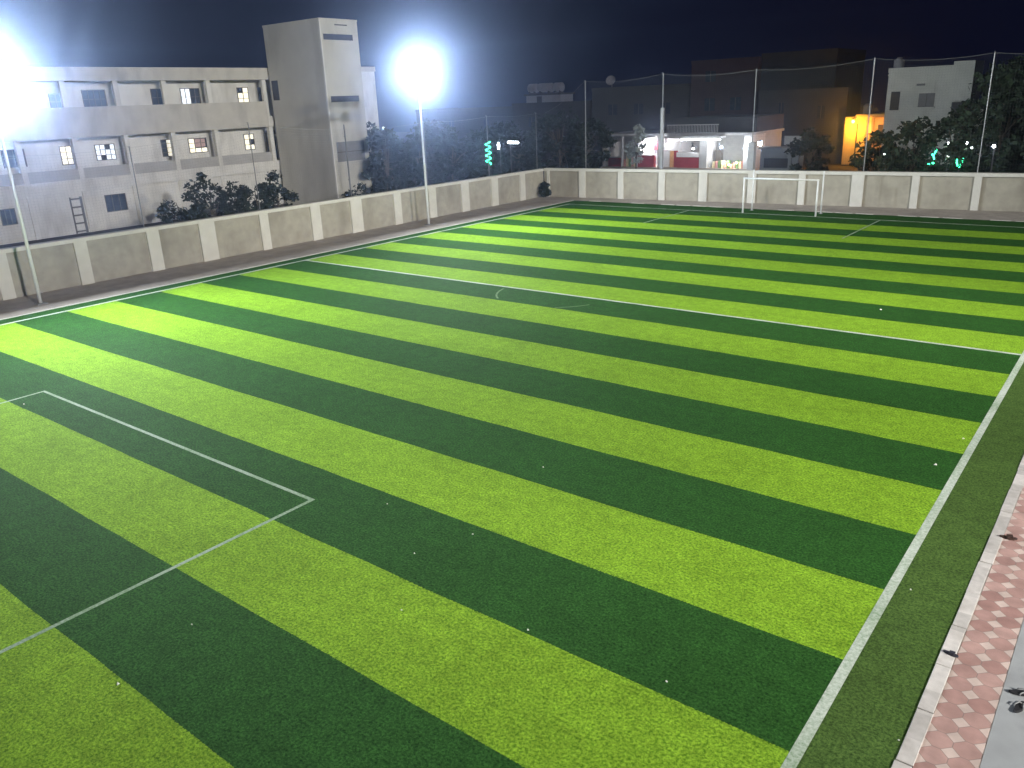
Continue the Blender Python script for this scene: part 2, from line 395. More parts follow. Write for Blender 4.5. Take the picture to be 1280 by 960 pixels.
for a, b_ in [(-4.62, -4.4), (-1.74, -1.19), (1.59, 2.05), (4.87, 5.36), (7.93, 8.54), (11.43, 11.98), (14.82, 15.26), (18.14, 18.88), (21.65, 22.07), (25.0, 25.41), (28.4, 28.9), (31.8, 32.3), (35.2, 35.7)]:
    mesh('pilaster', MB().obox(bw(sx(a), .12, -.05), BDIR * (b_ - a), -BN * .12, (0, 0, CB + .047)), M['trim'], bwl)

# ------------------------------------------------------------------ safety net, posts
def net_height(s, posts, sag):
    for i in range(len(posts) - 1):
        (s0, z0), (s1, z1) = posts[i], posts[i + 1]
        if s0 <= s <= s1:
            t = (s - s0) / (s1 - s0); return z0 + (z1 - z0) * t - sag * 4 * t * (1 - t)
    return posts[-1][1]
def build_net(root, pos, posts, zb, cell, sag, step):
    s0, s1 = posts[0][0], posts[-1][0]; tw = MB(); s = s0
    while s <= s1:
        tw.tube([pos(s, zb), pos(s, net_height(s, posts, sag))], 0.0016, 3, False); s += cell
    nrow = int((max(z for _, z in posts) - zb) / cell)
    ss = [s0 + (s1 - s0) * i / step for i in range(step + 1)]
    for r in range(nrow + 1):
        tw.tube([pos(q, zb + (net_height(q, posts, sag) - zb) * r / nrow) for q in ss], 0.0016, 3, False)
    mesh('netting', tw, M['net'], root)
    ss = [s0 + (s1 - s0) * i / 120 for i in range(121)]
    mesh('top_rope', MB().tube([pos(q, net_height(q, posts, sag)) for q in ss], .0045, 5), M['rope'], root)
bposts = [(sx(x), z) for x, z in ((-4.85, 6.3), (-1.39, 8.45), (4.84, 8.66), (11.43, 8.6), (18.69, 8.86), (25.07, 8.8), (31.5, 8.8), (37.5, 8.8))]
bn = thing('safety_net', 'fine mesh net strung high above the far wall behind the goal', 'net', tuple(bw(0, -.3)))
build_net(bn, lambda s, z: bw(s, -.27, z), bposts, 2.2, .15, .22, 50)
lposts = [(-25.6, 6.0), (-18.9, 6.0), (-12.2, 6.0), (-5.3, 5.9), (1.5, 6.7), (8.2, 6.05), (15, 6.2), (21.6, 6.3), (27.6, 6.3)]
lnn = thing('safety_net', 'fine mesh net strung along the wall in front of the school', 'net', (-5.3, 0, 0))
build_net(lnn, lambda s, z: Vector((-5.36, s, z)), lposts, 2.2, .15, .12, 60)
def net_post(x, y, z, label, rad=.035, thick=None, mp='galv'):
    t = thing('net_post', label, 'post', (x, y, 0), 'posts holding the safety nets')
    mesh('pipe', MB().tube([(x, y, 0), (x, y, z)], rad, 8), M[mp], t)
    if thick:
        w, h = thick; mesh('lower_column', MB().bevbox(x - w, x + w, y - w, y + w, 0, h, .02), M['post_conc'], t)
    mesh('rope_hook', MB().tube([(x, y, z - .05), (x, y - .1, z - .02), (x, y - .1, z + .03)], .012, 5), M['galv'], t)
    return t
bl = ['thin net post nearest the far corner on the back wall', 'net post on a slim grey column left of the lit red shop', 'net post on the thick concrete column behind the goal',
      'net post beside the orange lit house', 'net post in front of the big dark tree at right', 'net post beyond the right edge on the far wall', 'last net post of the far wall']
bth = [None, (.10, 6.4), (.21, 4.0), None, None, None, None]
for (s, z), lb, th in zip(bposts[1:], bl, bth):
    p = bw(s, -.42); net_post(p.x, p.y, z + .06, lb, .031, th)
for (s, z), lb in zip(lposts[2:], ['net post behind the nearest floodlight pole', 'net post in front of the barred school door', 'net post in front of the lit window by the tower', 'net post in front of the grey tower',
                                   'net post behind the second floodlight pole', 'net post on the side wall before the dark trees', 'corner net post where the two walls meet']):
    net_post(-5.5, s, z + .06, lb, .026, None, 'darkpipe')

# ------------------------------------------------------------------ floodlights
def floodlight(x, y, h, label, face, tilt, yaw=0.0):
    t = thing('floodlight_pole', label, 'floodlight', (x, y, 0), 'floodlight poles around the pitch')
    mesh('base_plate', MB().bevbox(x - .2, x + .2, y - .2, y + .2, -.02, .03, .008), M['galv'], t)
    mesh('pole', MB().tube([(x, y, 0), (x, y, h * .5), (x, y, h)], [.075, .062, .048], 14), M['metalwhite'], t, True)
    f = Vector((math.cos(yaw) * face, math.sin(yaw) * face, 0)); side = Vector((-f.y, f.x, 0))
    up0 = Vector((0, 0, 1)); c = Vector((x, y, h))
    mesh('crossbar', MB().obox(c - side * 1.37 - f * .04 + up0 * -.04, side * 2.3, f * .08, up0 * .08).obox(c - side * 1.37 - f * .04 + up0 * -.84, side * 2.3, f * .08, up0 * .08), M['galv'], t)
    d = (f * math.cos(tilt) - up0 * math.sin(tilt)).normalized(); u = side.cross(d) * -1
    if u.z < 0: u = -u
    for r, dz in ((0, .1), (1, -.7)):
        for kx in (-.82, 0, .82):
            cc = c + side * (kx - .22) + up0 * dz + f * .22
            hd = MB().obox(cc - side * .28 - u * .24 - d * .09, side * .56, u * .48, d * .11)
            hd.obox(cc - side * .3 - u * .26 + d * .02, side * .6, u * .035, d * .05).obox(cc - side * .3 + u * .225 + d * .02, side * .6, u * .035, d * .05)
            ho = mesh('floodlight', hd, M['darkmetal'], t)
            mesh('lens', MB().obox(cc - side * .26 - u * .22 + d * .024, side * .52, u * .44, d * .012), M['lamp'], ho)
    return t, c + f * .36 - up0 * .3 - side * .3, d
def area(parent, pos, d, power, size, color=(.84, .92, 1.0), spread=180):
    l = bpy.data.lights.new('floodlight_beam', 'AREA'); l.shape = 'DISK'; l.size = size; l.energy = power; l.color = color; l.spread = R(spread)
    o = link(bpy.data.objects.new('floodlight_beam', l)); o.parent = parent; o.location = Vector(pos) - offs(parent)
    o.rotation_euler = Vector(d).to_track_quat('-Z', 'Y').to_euler(); return o
def spot(parent, pos, target, power, ang, blend, size=.4, color=(1, .965, .90)):
    l = bpy.data.lights.new('floodlight_beam', 'SPOT'); l.energy = power; l.spot_size = R(ang); l.spot_blend = blend; l.shadow_soft_size = size; l.color = color
    o = link(bpy.data.objects.new('floodlight_beam', l)); o.parent = parent; o.location = Vector(pos) - offs(parent)
    o.rotation_euler = (Vector(target) - Vector(pos)).to_track_quat('-Z', 'Y').to_euler(); return o
def point(parent, pos, power, color, size=.12, name='lamp_light'):
    l = bpy.data.lights.new(name, 'POINT'); l.energy = power; l.color = color; l.shadow_soft_size = size
    o = link(bpy.data.objects.new(name, l)); o.parent = parent; o.location = Vector(pos) - offs(parent); return o
P_LEFT, P_RIGHT = 6200, 122000
for x, y, h, pw, lb in ((-2.6, -11.9, 9.2, 1.3, 'white floodlight pole nearest the camera, its head cut by the left edge'), (-2.9, 12.15, 9.35, 1.0, 'white floodlight pole beside the grey tower, blazing white head')):
    t, p, d = floodlight(x, y, h, lb, 1, R(1))
    area(t, p, d, P_LEFT * pw, 1.7)
for y, lb, tg, pw, an, bl in ((-22, 'tall floodlight mast on the right, outside the picture near the camera', (-14, 4, 4), 1.0, 64, .75), (-9, 'tall floodlight mast on the right, outside the picture further away', (2, 23, 1), .82, 54, .8)):
    t, p, d = floodlight(64, y, 19.0, lb, -1, R(14))
    spot(t, p + Vector((-.2, 0, 0)), tg, P_RIGHT * pw, an, bl, 1.0)

# ------------------------------------------------------------------ far goal
GY = 24.2
g = thing('football_goal', 'white football goal standing on the far goal line', 'goal', (15.5, GY, 0))
for x in (13.15, 17.74): mesh('post', MB().tube([(x, GY, 0), (x, GY, 2.13)], .055, 12), M['metalwhite'], g, True)
mesh('crossbar', MB().tube([(13.1, GY, 2.13), (17.79, GY, 2.13)], .055, 12), M['metalwhite'], g, True)
for x, lb in ((13.24, 'slim white post behind the left goal post'), (17.64, 'slim white post behind the right goal post')):
    t = thing('slim_post', lb, 'post', (x, 25.45, 0), 'slim posts behind the goal')
    mesh('pipe', MB().tube([(x, 25.45, 0), (x, 25.45, 2.55)], .045, 10), M['metalwhite'], t, True)
    mesh('base_plate', MB().bevbox(x - .1, x + .1, 25.35, 25.55, -.01, .02, .005), M['galv'], t)

# ------------------------------------------------------------------ sandals and litter
def sandal(x, y, z, rot, m, strap, label, scale=1.0, group=None, vee=True):
    t = thing('sandal', label, 'sandal', (x, y, z), group); n = 14; prof = []
    for i in range(n):
        a = 2 * math.pi * i / n; lx = .135 * math.cos(a); w = .047 * (1 + .18 * math.cos(a)) * math.sin(a); prof.append((lx, w))
    def tr(lx, ly, lz): c, s = math.cos(rot), math.sin(rot); return (x + scale * (lx * c - ly * s), y + scale * (lx * s + ly * c), z + lz * scale)
    mb = MB()
    for lz in (.0, .014, .026): 
        for lx, ly in prof: mb.v.append(tr(lx * (1 if lz < .02 else .95), ly * (1 if lz < .02 else .95), lz + .012 * (lx / .135) ** 2))
    for L0 in (0, n):
        for i in range(n): j = (i + 1) % n; mb.f.append((L0 + i, L0 + j, L0 + n + j, L0 + n + i))
    mb.f.append(tuple(range(n - 1, -1, -1))); mb.f.append(tuple(range(2 * n, 3 * n)))
    mesh('sole', mb, m, t)
    sm = MB()
    for q in (-1, 1):
        sm.tube([tr(.075, 0, .03), tr(.05, q * .025, .058), tr(-.01, q * .05, .045), tr(-.02, q * .052, .018)], .0085 * scale, 6)
    if not vee: sm.obox(tr(-.03, -.045, .02), Vector(tr(.06, -.04, .03)) - Vector(tr(-.03, -.045, .02)), Vector(tr(-.03, .045, .02)) - Vector(tr(-.03, -.045, .02)), (0, 0, .035 * scale))
    mesh('strap', sm, strap, t)
    return t
sandal(32.84, -11.31, .013, R(8), M['brownrub'], M['brownrub'], 'dark brown sandal lying on the pink pavers furthest from the camera', 1.0, None, False)
sandal(32.70, -15.10, .018, R(-10), M['navyrub'], M['navyrub'], 'small dark slipper lying across the pale kerb', .74, None, False)
sandal(33.55, -15.42, .010, R(25), M['rubber'], M['greyrub'], 'black sandal with grey strap on the grey pavement, upper of the pair', 1.0, 'pair of black sandals')
sandal(33.58, -15.72, .010, R(75), M['rubber'], M['greyrub'], 'black sandal on the grey pavement, lower of the pair', 1.0, 'pair of black sandals')
rl = random.Random(11)
def scrap(x, y, s, label):
    mb = MB(); n = 7; pts = []
    for i in range(n):
        a = 2 * math.pi * i / n; r = s * rl.uniform(.55, 1); pts.append((x + r * math.cos(a), y + .7 * r * math.sin(a), .012 + rl.uniform(0, .6) * s))
    b0 = len(mb.v); mb.v += pts; mb.v += [(a, b_, c + .004) for a, b_, c in pts]; mb.v += [(x, y, .012), (x, y, .03 + s * .5)]
    for i in range(n):
        j = (i + 1) % n; mb.f += [(j, i, 2 * n), (n + i, n + j, 2 * n + 1), (i, j, n + j, n + i)]
    solo('paper_scrap', mb, M['paper'], label, 'litter', (x, y, 0), 'scraps of litter on the turf')
for x, y, s, lb in ((31.42, -7.21, .07, 'white scrap touching the right touchline on a light stripe'), (31.22, -8.91, .075, 'white scrap on a dark stripe close to the right touchline'), (26.99, 3.21, .10, 'white scrap beyond the halfway line on the right'),
        (10.45, -17.87, .05, 'tiny white scrap inside the corner of the near penalty box'), (23.83, -22.09, .075, 'crumpled pale scrap on the light stripe at lower left'), (23.09, -16.35, .04, 'tiny scrap on the dark stripe just right of the box corner'),
        (25.23, -16.3, .045, 'scrap on the dark stripe near the middle of the picture'), (24.82, -17.36, .04, 'scrap in the dark stripe below the box corner'), (25.82, -18.66, .05, 'yellowish scrap on the light stripe in the lower middle'),
        (27.7, -17.94, .045, 'white scrap on the edge between light and dark stripes, lower middle'), (29.85, -17.77, .04, 'white scrap in the nearest right dark stripe'), (32.54, -17.12, .035, 'white scrap on the dark grass strip beside the kerb'),
        (24.65, -13.35, .04, 'small scrap on the dark stripe in the centre'), (23.45, -20.75, .035, 'tiny scrap in the lower left dark stripe'), (31.9, -13.8, .04, 'white scrap on the grass strip beside the touchline')):
    scrap(x, y, s * .5, lb)

# ------------------------------------------------------------------ school on the left
sch = thing('school_building', 'long three storey white school with open corridors and lit classroom windows', 'school', (-26, -10, 0))
YA, YB = -48.0, 17.25
FX, WX = -22.8, -24.4
mesh('wall', MB().box(-34, WX, YA, YB, 0, 10.3), M['school'], sch)
mesh('ground_floor_wall', MB().box(WX + .003, -23.0, YA, YB, 0, 2.74), M['school'], sch)
mesh('floor_slab', MB().box(WX + .002, FX + .02, YA, YB, 2.743, 3.5), M['school'], sch)
mesh('floor_slab', MB().box(WX + .002, FX - .14, YA, YB, 6.15, 6.9), M['school'], sch)
mesh('lower_parapet', MB().box(FX - .14, FX - .02, YA, 15.3, 3.503, 4.2), M['panel'], sch)
mesh('upper_parapet', MB().box(FX - .135, FX, YA, 15.4, 6.12, 8.02), M['beige'], sch)
mesh('roof', MB().box(WX + .002, FX, YA, YB - .2, 9.62, 10.47).box(-34.2, WX, YA, YB, 10.303, 10.45), M['beige'], sch)
bay = 3.5
ys = [15.5]
while ys[-1] > YA + 4: ys.append(ys[-1] - (4.9 if len(ys) == 1 else 3.5))
for yy in ys:
    mesh('column', MB().box(FX - .36, FX - .12, yy - .17, yy + .17, 6.903, 9.617), M['school'], sch)
    mesh('column', MB().box(FX - .30, FX + .03, yy - .17, yy + .17, 3.503, 6.117), M['school'], sch)
    mesh('ground_pilaster', MB().box(-22.997, -22.9, yy - .15, yy + .15, 0, 2.74), M['school'], sch)
def window(root, x, y0, y1, z0, z1, cols, rows, lit=None, litmat=None, name='window', face=1):
    fr = MB(); w = .05
    fr.box(x, x + .05, y0, y0 + w, z0, z1).box(x, x + .05, y1 - w, y1, z0, z1).box(x, x + .05, y0 + w, y1 - w, z0, z0 + w).box(x, x + .05, y0 + w, y1 - w, z1 - w, z1)
    for i in range(1, cols): q = y0 + (y1 - y0) * i / cols; fr.box(x, x + .045, q - .025, q + .025, z0 + w, z1 - w)
    for j in range(1, rows):
        q = z0 + (z1 - z0) * j / rows
        for i in range(cols): fr.box(x, x + .04, y0 + (y1 - y0) * i / cols + .05, y0 + (y1 - y0) * (i + 1) / cols - .05, q - .02, q + .02)
    wo = mesh(name, fr, M['frame'], root)
    on, off = MB(), MB()
    for i in range(cols):
        for j in range(rows):
            a, b_ = y0 + (y1 - y0) * i / cols, y0 + (y1 - y0) * (i + 1) / cols; c, d = z0 + (z1 - z0) * j / rows, z0 + (z1 - z0) * (j + 1) / rows
            (on if lit and lit(i, j) else off).box(x + .004, x + .016, a + .004, b_ - .004, c + .004, d - .004)
    if on.v: mesh('lit_pane', on, litmat or M['lit'], wo)
    if off.v: mesh('pane', off, M['glass'], wo)
    return wo
SILLL, TOPL, SILU, TOPU = 4.40, 5.62, 7.9, 9.12
window(sch, WX + .004, -.3, .5, SILLL, TOPL, 2, 3, lambda i, j: True)
window(sch, WX + .004, 2.05, 3.45, SILLL + .1, TOPL - .05, 4, 3, lambda i, j: (i + 2 * j) % 5 != 1, M['litcool'])
window(sch, WX + .004, 6.92, 7.75, SILLL, TOPL, 2, 4, lambda i, j: i == 1)
wv = window(sch, WX + .004, 9.1, 10.65, SILLL + .1, TOPL - .05, 3, 3, lambda i, j: i == 0 or j == 0)
mesh('curtain', MB().box(WX + .02, WX + .035, 9.66, 10.5, 4.92, 5.5), M['curtain'], wv)
window(sch, WX + .004, 13.98, 14.92, SILLL, TOPL, 2, 3, lambda i, j: i == 0 or j != 1)
window(sch, WX + .004, -.25, .58, SILU, TOPU - .2, 2, 2)
window(sch, WX + .004, 1.92, 3.52, SILU, TOPU, 4, 2)
window(sch, WX + .004, 6.82, 7.78, SILU, TOPU, 2, 2, lambda i, j: False)
window(sch, WX + .004, 9.12, 10.7, SILU, TOPU, 4, 2, lambda i, j: i < 2, M['litcool'])
window(sch, WX + .004, 13.96, 14.98, SILU, TOPU, 2, 3, lambda i, j: not (i == 0 and j == 2))
for q in (-3.9, -7.4, -10.9, -14.4, -17.9):
    window(sch, WX + .004, q, q + 1.4, SILLL + .1, TOPL, 4, 2, (lambda i, j: i > 1) if q in (-7.4, -14.4) else None, M['litcool'])
    window(sch, WX + .004, q + .2, q + 1.6, SILU, TOPU, 4, 2, (lambda i, j: i < 2) if q == -10.9 else None, M['litcool'])
window(sch, -22.996, 1.38, 2.86, 1.15, 2.3, 3, 1, lambda i, j: False)
window(sch, -22.996, -5.3, -4.4, 1.14, 2.14, 3, 1)
dr = MB()
dr.box(-22.996, -22.93, -.96, -.88, .02, 2.4).box(-22.996, -22.93, -.30, -.16, .02, 2.4)
for i in range(5): dr.box(-22.996, -22.94, -.88, -.30, .1 + i * .53, .2 + i * .53)
dd = mesh('door', dr, M['frame'], sch)
mesh('door_panel', MB().box(-22.996, -22.985, -.88, -.30, .2, 2.2), M['school'], dd)
window(sch, WX + .004, 15.9, 16.7, SILU, TOPU, 1, 1)
mesh('dark_doorway', MB().box(WX + .003, WX + .03, 16.1, 17.0, 3.51, 5.8), M['dark'], sch)
# wing beyond the tower
wing = mesh('wing', MB().box(-34, -22.6, 17.3, 27.0, 0, 10.5), M['school'], sch)
mesh('wing_cornice', MB().box(-34, -22.56, 19.6, 27.1, 10.2, 10.6), M['beige'], wing)
# stair tower
TX0, TX1, TY0, TY1, TZ = -22.55, -15.9, 15.8, 19.4, 13.35
tw = thing('stair_tower', 'tall plain beige tower with narrow horizontal slots at the end of the school', 'tower', (-20, 17.5, 0))
mesh('wall', MB().box(TX0, TX1, TY0, TY1, 0, TZ), M['tower'], tw)
mesh('parapet_cap', MB().box(TX0 - .03, TX1 + .03, TY0 - .03, TY1 + .03, TZ + .002, TZ + .12), M['tower'], tw)
mesh('corner_trim', MB().box(TX1 - .10, TX1 + .02, TY0 - .02, TY0 + .08, 0, TZ - .003), M['school'], tw)
for y0, y1, z0, z1 in ((16.05, 18.85, 12.02, 12.42), (16.15, 18.9, 7.72, 8.14)):
    s_ = mesh('slot_window', MB().box(TX1 + .003, TX1 + .012, y0, y1, z0, z1), M['dark'], tw)
    mesh('slot_frame', MB().box(TX1 + .002, TX1 + .07, y0 - .05, y1 + .05, z1 + .002, z1 + .06).box(TX1 + .002, TX1 + .07, y0 - .05, y1 + .05, z0 - .06, z0 - .002), M['tower'], s_)
mesh('slot_window', MB().box(TX1 + .003, TX1 + .012, 17.2, 18.4, 13.02, 13.10), M['dark'], tw)
s_ = mesh('shutter', MB().box(TX1 + .003, TX1 + .03, 16.2, 18.95, 3.4, 4.85), M['greywin'], tw)
mesh('shutter_rail', MB().box(TX1 + .031, TX1 + .05, 16.2, 18.95, 4.08, 4.14), M['frame'], s_)
mesh('side_window', MB().box(-22.33, -21.55, TY0 - .012, TY0 - .003, 8.05, 9.5), M['dark'], tw)
mesh('side_band', MB().box(-22.75, TX1 - .2, TY0 - .04, TY0 - .002, 5.42, 5.5), M['tower'], tw)
dp = solo('drain_pipe', MB().tube([(TX1 + .09, 17.05, 0), (TX1 + .09, 17.05, 6.1)], .05, 8).box(TX1, TX1 + .12, 16.98, 17.12, 2.0, 2.06).box(TX1, TX1 + .12, 16.98, 17.12, 5.2, 5.26), M['greywin'], 'grey drain pipe running up the front of the tower', 'pipe', (TX1 + .09, 17.05, 0))

# ------------------------------------------------------------------ trees
def tree(x, y, h, rx, label, seed, group='trees and shrubs around the pitch', nclump=26, leaf=.17, per=70, crown0=.12, m='leaf', name='tree', rz=None, trunk=.10, cat='tree'):
    r = random.Random(seed); t = thing(name, label, cat, (x, y, 0), group)
    tm = MB(); cz = h * (crown0 + 1) / 2; rz = rz or h * (1 - crown0) / 2
    tm.tube([(x, y, 0), (x + r.uniform(-.1, .1), y + r.uniform(-.1, .1), h * .35), (x + r.uniform(-.2, .2), y + r.uniform(-.2, .2), h * .75)], [trunk, trunk * .75, trunk * .3], 7)
    cl = MB()
    for i in range(nclump):
        while True:
            d = Vector((r.uniform(-1, 1), r.uniform(-1, 1), r.uniform(-1, 1)))
            if .15 < d.length < 1: break
        d = d * (.55 + .45 * d.length) / max(d.length, .5)
        wz = 1 - .25 * max(0, d.z)
        c = Vector((x + d.x * rx * wz, y + d.y * rx * wz, cz + d.z * rz)); cr = r.uniform(.26, .52) * min(rx, rz) * .9
        if i % 3 == 0: tm.tube([(x, y, h * r.uniform(.2, .5)), tuple((Vector((x, y, cz)) + c) / 2), tuple(c)], [trunk * .45, trunk * .3, trunk * .1], 5)
        for j in range(per):
            while True:
                e = Vector((r.uniform(-1, 1), r.uniform(-1, 1), r.uniform(-1, 1)))
                if e.length < 1: break
            p = c + Vector((e.x * cr * 1.15, e.y * cr * 1.15, e.z * cr * .85)); 
            if p.z < .1: continue
            a = Vector((r.uniform(-1, 1), r.uniform(-1, 1), r.uniform(-.7, .7))).normalized(); b_ = a.cross(Vector((r.uniform(-1, 1), r.uniform(-1, 1), r.uniform(-1, 1)))).normalized()
            s = leaf * r.uniform(.55, 1.25); a *= s; b_ *= s * .5
            cl.quad(p - a, p - b_, p + a, p + b_)
    mesh('trunk', tm, M['bark'], t); mesh('crown', cl, M[m], t)
    return t
sh = [(-12.4, .7, 3.1, 1.15, 'dark bushy shrub at the left end of the row before the school door'), (-12.2, 2.7, 4.15, 1.2, 'tallest dark shrub in the row before the school'), (-12.0, 4.4, 3.0, 1.1, 'low dark shrub in the middle of the row before the school'),
      (-12.0, 5.9, 3.55, 1.0, 'dark pointed shrub second from the tower end of the row'), (-12.0, 7.5, 3.4, 1.15, 'dark shrub at the tower end of the row before the school')]
for i, (x, y, h, r_, lb) in enumerate(sh): tree(x, y, h, r_, lb, 40 + i, 'shrubs in front of the school', 22, .15, 60, .05, name='shrub', cat='shrub', trunk=.07)
tree(-10.5, 13.3, 2.0, 1.3, 'low dark shrub at the foot of the tower', 61, 'shrubs in front of the school', 14, .15, 60, .03, name='shrub', cat='shrub', trunk=.06)
tree(-10.5, 15.9, 2.3, 1.4, 'low dark shrub right of the tower foot', 62, 'shrubs in front of the school', 14, .15, 60, .03, name='shrub', cat='shrub', trunk=.06)
td = [(-13.5, 19.0, 5.6, 1.6, 'dark tree touching the right side of the tower'), (-13.5, 22.6, 5.3, 2.1, 'dark tree behind the second floodlight pole'), (-14, 27.0, 5.0, 2.2, 'dark tree right of the second floodlight pole'),
      (-14, 31.5, 4.8, 2.3, 'dark tree behind the green spiral lights'), (-16.5, 37.0, 5.4, 2.2, 'dark tree behind the small white street lamps'), (-10.5, 38.0, 6.2, 2.6, 'dark tree behind the far corner of the walls'),
      (-9.0, 40.5, 5.6, 1.9, 'dark tree left of the red shop'),
      (-13.0, 35.0, 5.0, 2.2, 'dark tree just left of the far wall corner'), (-19.5, 30.0, 5.6, 2.4, 'dark tree behind the row right of the second floodlight'), (-19, 22.5, 5.8, 2.2, 'dark tree against the low school wing')]
for i, (x, y, h, r_, lb) in enumerate(td): tree(x, y, h, r_, lb, 80 + i, 'dark trees beyond the walls', 34, .24, 60, .1)
tr = [(18.0, 36.2, 4.2, 1.5, 'dark green tree under the left window of the white house'), (20.0, 36.6, 4.9, 1.7, 'dark green tree under the middle of the white house'), (22.4, 36.9, 5.6, 1.6, 'dark tree at the right corner of the white house')]
for i, (x, y, h, r_, lb) in enumerate(tr): tree(x, y, h, r_, lb, 120 + i, 'dark trees beyond the walls', 32, .22, 60, .12, m='leafb')
tree(24.9, 38.5, 8.6, 2.5, 'tall dark tree behind the net at the right edge', 131, 'dark trees beyond the walls', 52, .26, 75, .1, m='leafb', trunk=.16)
tree(28.6, 38.0, 8.4, 2.8, 'tall dark tree cut by the right edge of the picture', 132, 'dark trees beyond the walls', 48, .26, 70, .1, m='leafb', trunk=.16)
tree(11.5, 41.0, 4.0, 1.5, 'dim tree left of the orange lit house', 133, 'dark trees beyond the walls', 26, .22, 50, .12)
tree(-6.8, 45.6, 4.6, .85, 'conifer in front of the red shop, light on it put into its pale leaf colour', 134, 'dark trees beyond the walls', 26, .16, 55, .25, m='leaflit')
tree(-4.35, 27.0, 1.12, .40, 'small dark bush in the corner where the walls meet', 135, 'shrubs in front of the school', 22, .12, 90, .02, name='shrub', cat='shrub', trunk=.04)

# ------------------------------------------------------------------ shops across the road
shp = thing('shop_building', 'single storey lit shop with red panels and a railed balcony', 'shop', (-3, 54, 0))
mesh('back_wall', MB().box(-13.5, 2.8, 53.5, 58, 0, 3.4), M['shop'], shp)
for x0, x1, z1 in ((-13.5, -13.2, 3.4), (2.6, 2.9, 3.4), (-9.1, -8.95, 3.1), (-1.45, -1.3, 3.1)):
    mesh('wall', MB().box(x0, x1, 50.21, 53.497, 0, z1), M['shopwhite'], shp)
mesh('roof', MB().box(-13.6, 3.0, 49.9, 58.1, 3.403, 3.62), M['shop'], shp)
mesh('floor', MB().box(-13.5, 2.8, 49.6, 53.5, -.1, .35), M['concrete'], shp)
for x0, x1 in ((-11.0, -10.9), (-9.2, -9.06), (-6.75, -6.5), (-2.2, -1.42), (2.3, 3.0)):
    mesh('pillar', MB().box(x0, x1, 49.8, 50.2, .35, 3.4), M['shop'], shp)
for x0, x1, z1 in ((-12.6, -11.0, 1.25), (-9.05, -7.15, 1.5), (-4.62, -2.25, 1.36)):
    mesh('red_counter', MB().box(x0, x1, 49.85, 50.25, .35, z1), M['red'], shp)
    mesh('counter_top', MB().box(x0 - .03, x1 + .03, 49.8, 50.3, z1 + .002, z1 + (.45 if x0 == -4.62 else .06)), M['shopwhite'], shp)
mesh('red_shelf', MB().box(-8.2, -7.3, 52.6, 53.3, .36, 1.9), M['red'], shp)
mesh('door', MB().box(-6.48, -5.56, 50.1, 50.16, .36, 1.95), M['shopwhite'], shp)
mesh('orange_curtain', MB().box(-5.5, -5.08, 50.05, 50.1, .36, 1.95), M['orange'], shp)
mesh('red_post', MB().box(-5.05, -4.7, 50.05, 50.25, .36, 2.0), M['red'], shp)
mesh('fascia', MB().box(-6.49, -4.4, 49.95, 50.15, 1.98, 2.78), M['shopwhite'], shp)
mesh('canopy', MB().box(-5.65, .4, 48.9, 49.9, 3.2, 3.4), M['shop'], shp)
rb = MB().box(-5.3, .1, 48.92, 48.98, 4.4, 4.48).box(-5.3, .1, 48.92, 48.98, 3.402, 3.46)
x = -5.3
while x < .08: rb.box(x, x + .03, 48.93, 48.97, 3.46, 4.4); x += .16
bal = mesh('balcony_rail', rb, M['shop'], shp)
mesh('upper_wall', MB().box(-5.6, 2.9, 51.2, 58, 3.623, 5.0), M['dimgrey'], shp)
tb = mesh('tube_light', MB().tube([(-3.7, 48.85, 3.08), (.37, 48.85, 3.08)], .035, 8), M['tube'], shp)
for x, z, m_ in ((-2.75, 2.2, 'bulb'), (.15, 2.35, 'bulb'), (2.6, 2.15, 'bulb'), (-6.15, 3.75, 'bulbsoft'), (-7.5, 2.75, 'bulb')):
    mesh('lamp_bulb', MB().ball((x, 49.6, z), .13, 10, 6, .8), M[m_], shp).parent = shp
for x, z in ((.35, .85), (.95, .72), (1.7, .9)): mesh('warm_bulb', MB().ball((x, 49.7, z), .10, 8, 5), M['warm'], shp)
rg = random.Random(5)
for i in range(11):
    x = -.9 + i * .3; h = rg.uniform(.35, .75); mesh('goods', MB().bevbox(x, x + .24, 50.0, 50.4, .36, .36 + h, .03), M[('goods_a', 'goods_b', 'goods_c')[i % 3]], shp)
for i in range(6):
    x = -10.8 + i * .3; mesh('goods', MB().bevbox(x, x + .22, 50.0, 50.4, .36, .36 + rg.uniform(.6, 1.6), .03), M[('goods_b', 'goods_a', 'goods_c')[i % 3]], shp)
point(shp, (-7.9, 51.2, 2.6), 480, (.95, .95, 1))
point(shp, (-5.6, 49.2, 2.6), 45, (.95, .96, 1))
point(shp, (.2, 49.3, 2.3), 130, (.88, .94, 1))
point(shp, (.9, 49.5, 1.1), 75, (1, .84, .55))
point(shp, (2.7, 49.3, 2.2), 160, (.88, .94, 1))
mesh('added_dark_panel', MB().box(-1.2, 2.5, 51.6, 51.7, .36, 3.3), M['greygate'], shp)  # added grey panel, darkens the bay interior by its colour
mesh('shelf', MB().box(-4.3, -2.4, 52.9, 53.3, .36, 2.9).box(-6.3, -4.6, 53.0, 53.3, .36, 2.6), M['greygate'], shp)
mesh('dark_fridge', MB().bevbox(-9.8, -9.25, 50.5, 51.1, .36, 2.3, .03), M['frame'], shp)
mesh('dark_fridge', MB().bevbox(-.9, -.3, 50.6, 51.1, .36, 2.0, .03), M['frame'], shp)
mesh('red_poster', MB().box(-8.6, -8.2, 52.55, 52.6, 1.9, 2.7).box(-7.9, -7.75, 52.55, 52.6, 1.9, 2.9), M['red'], shp)
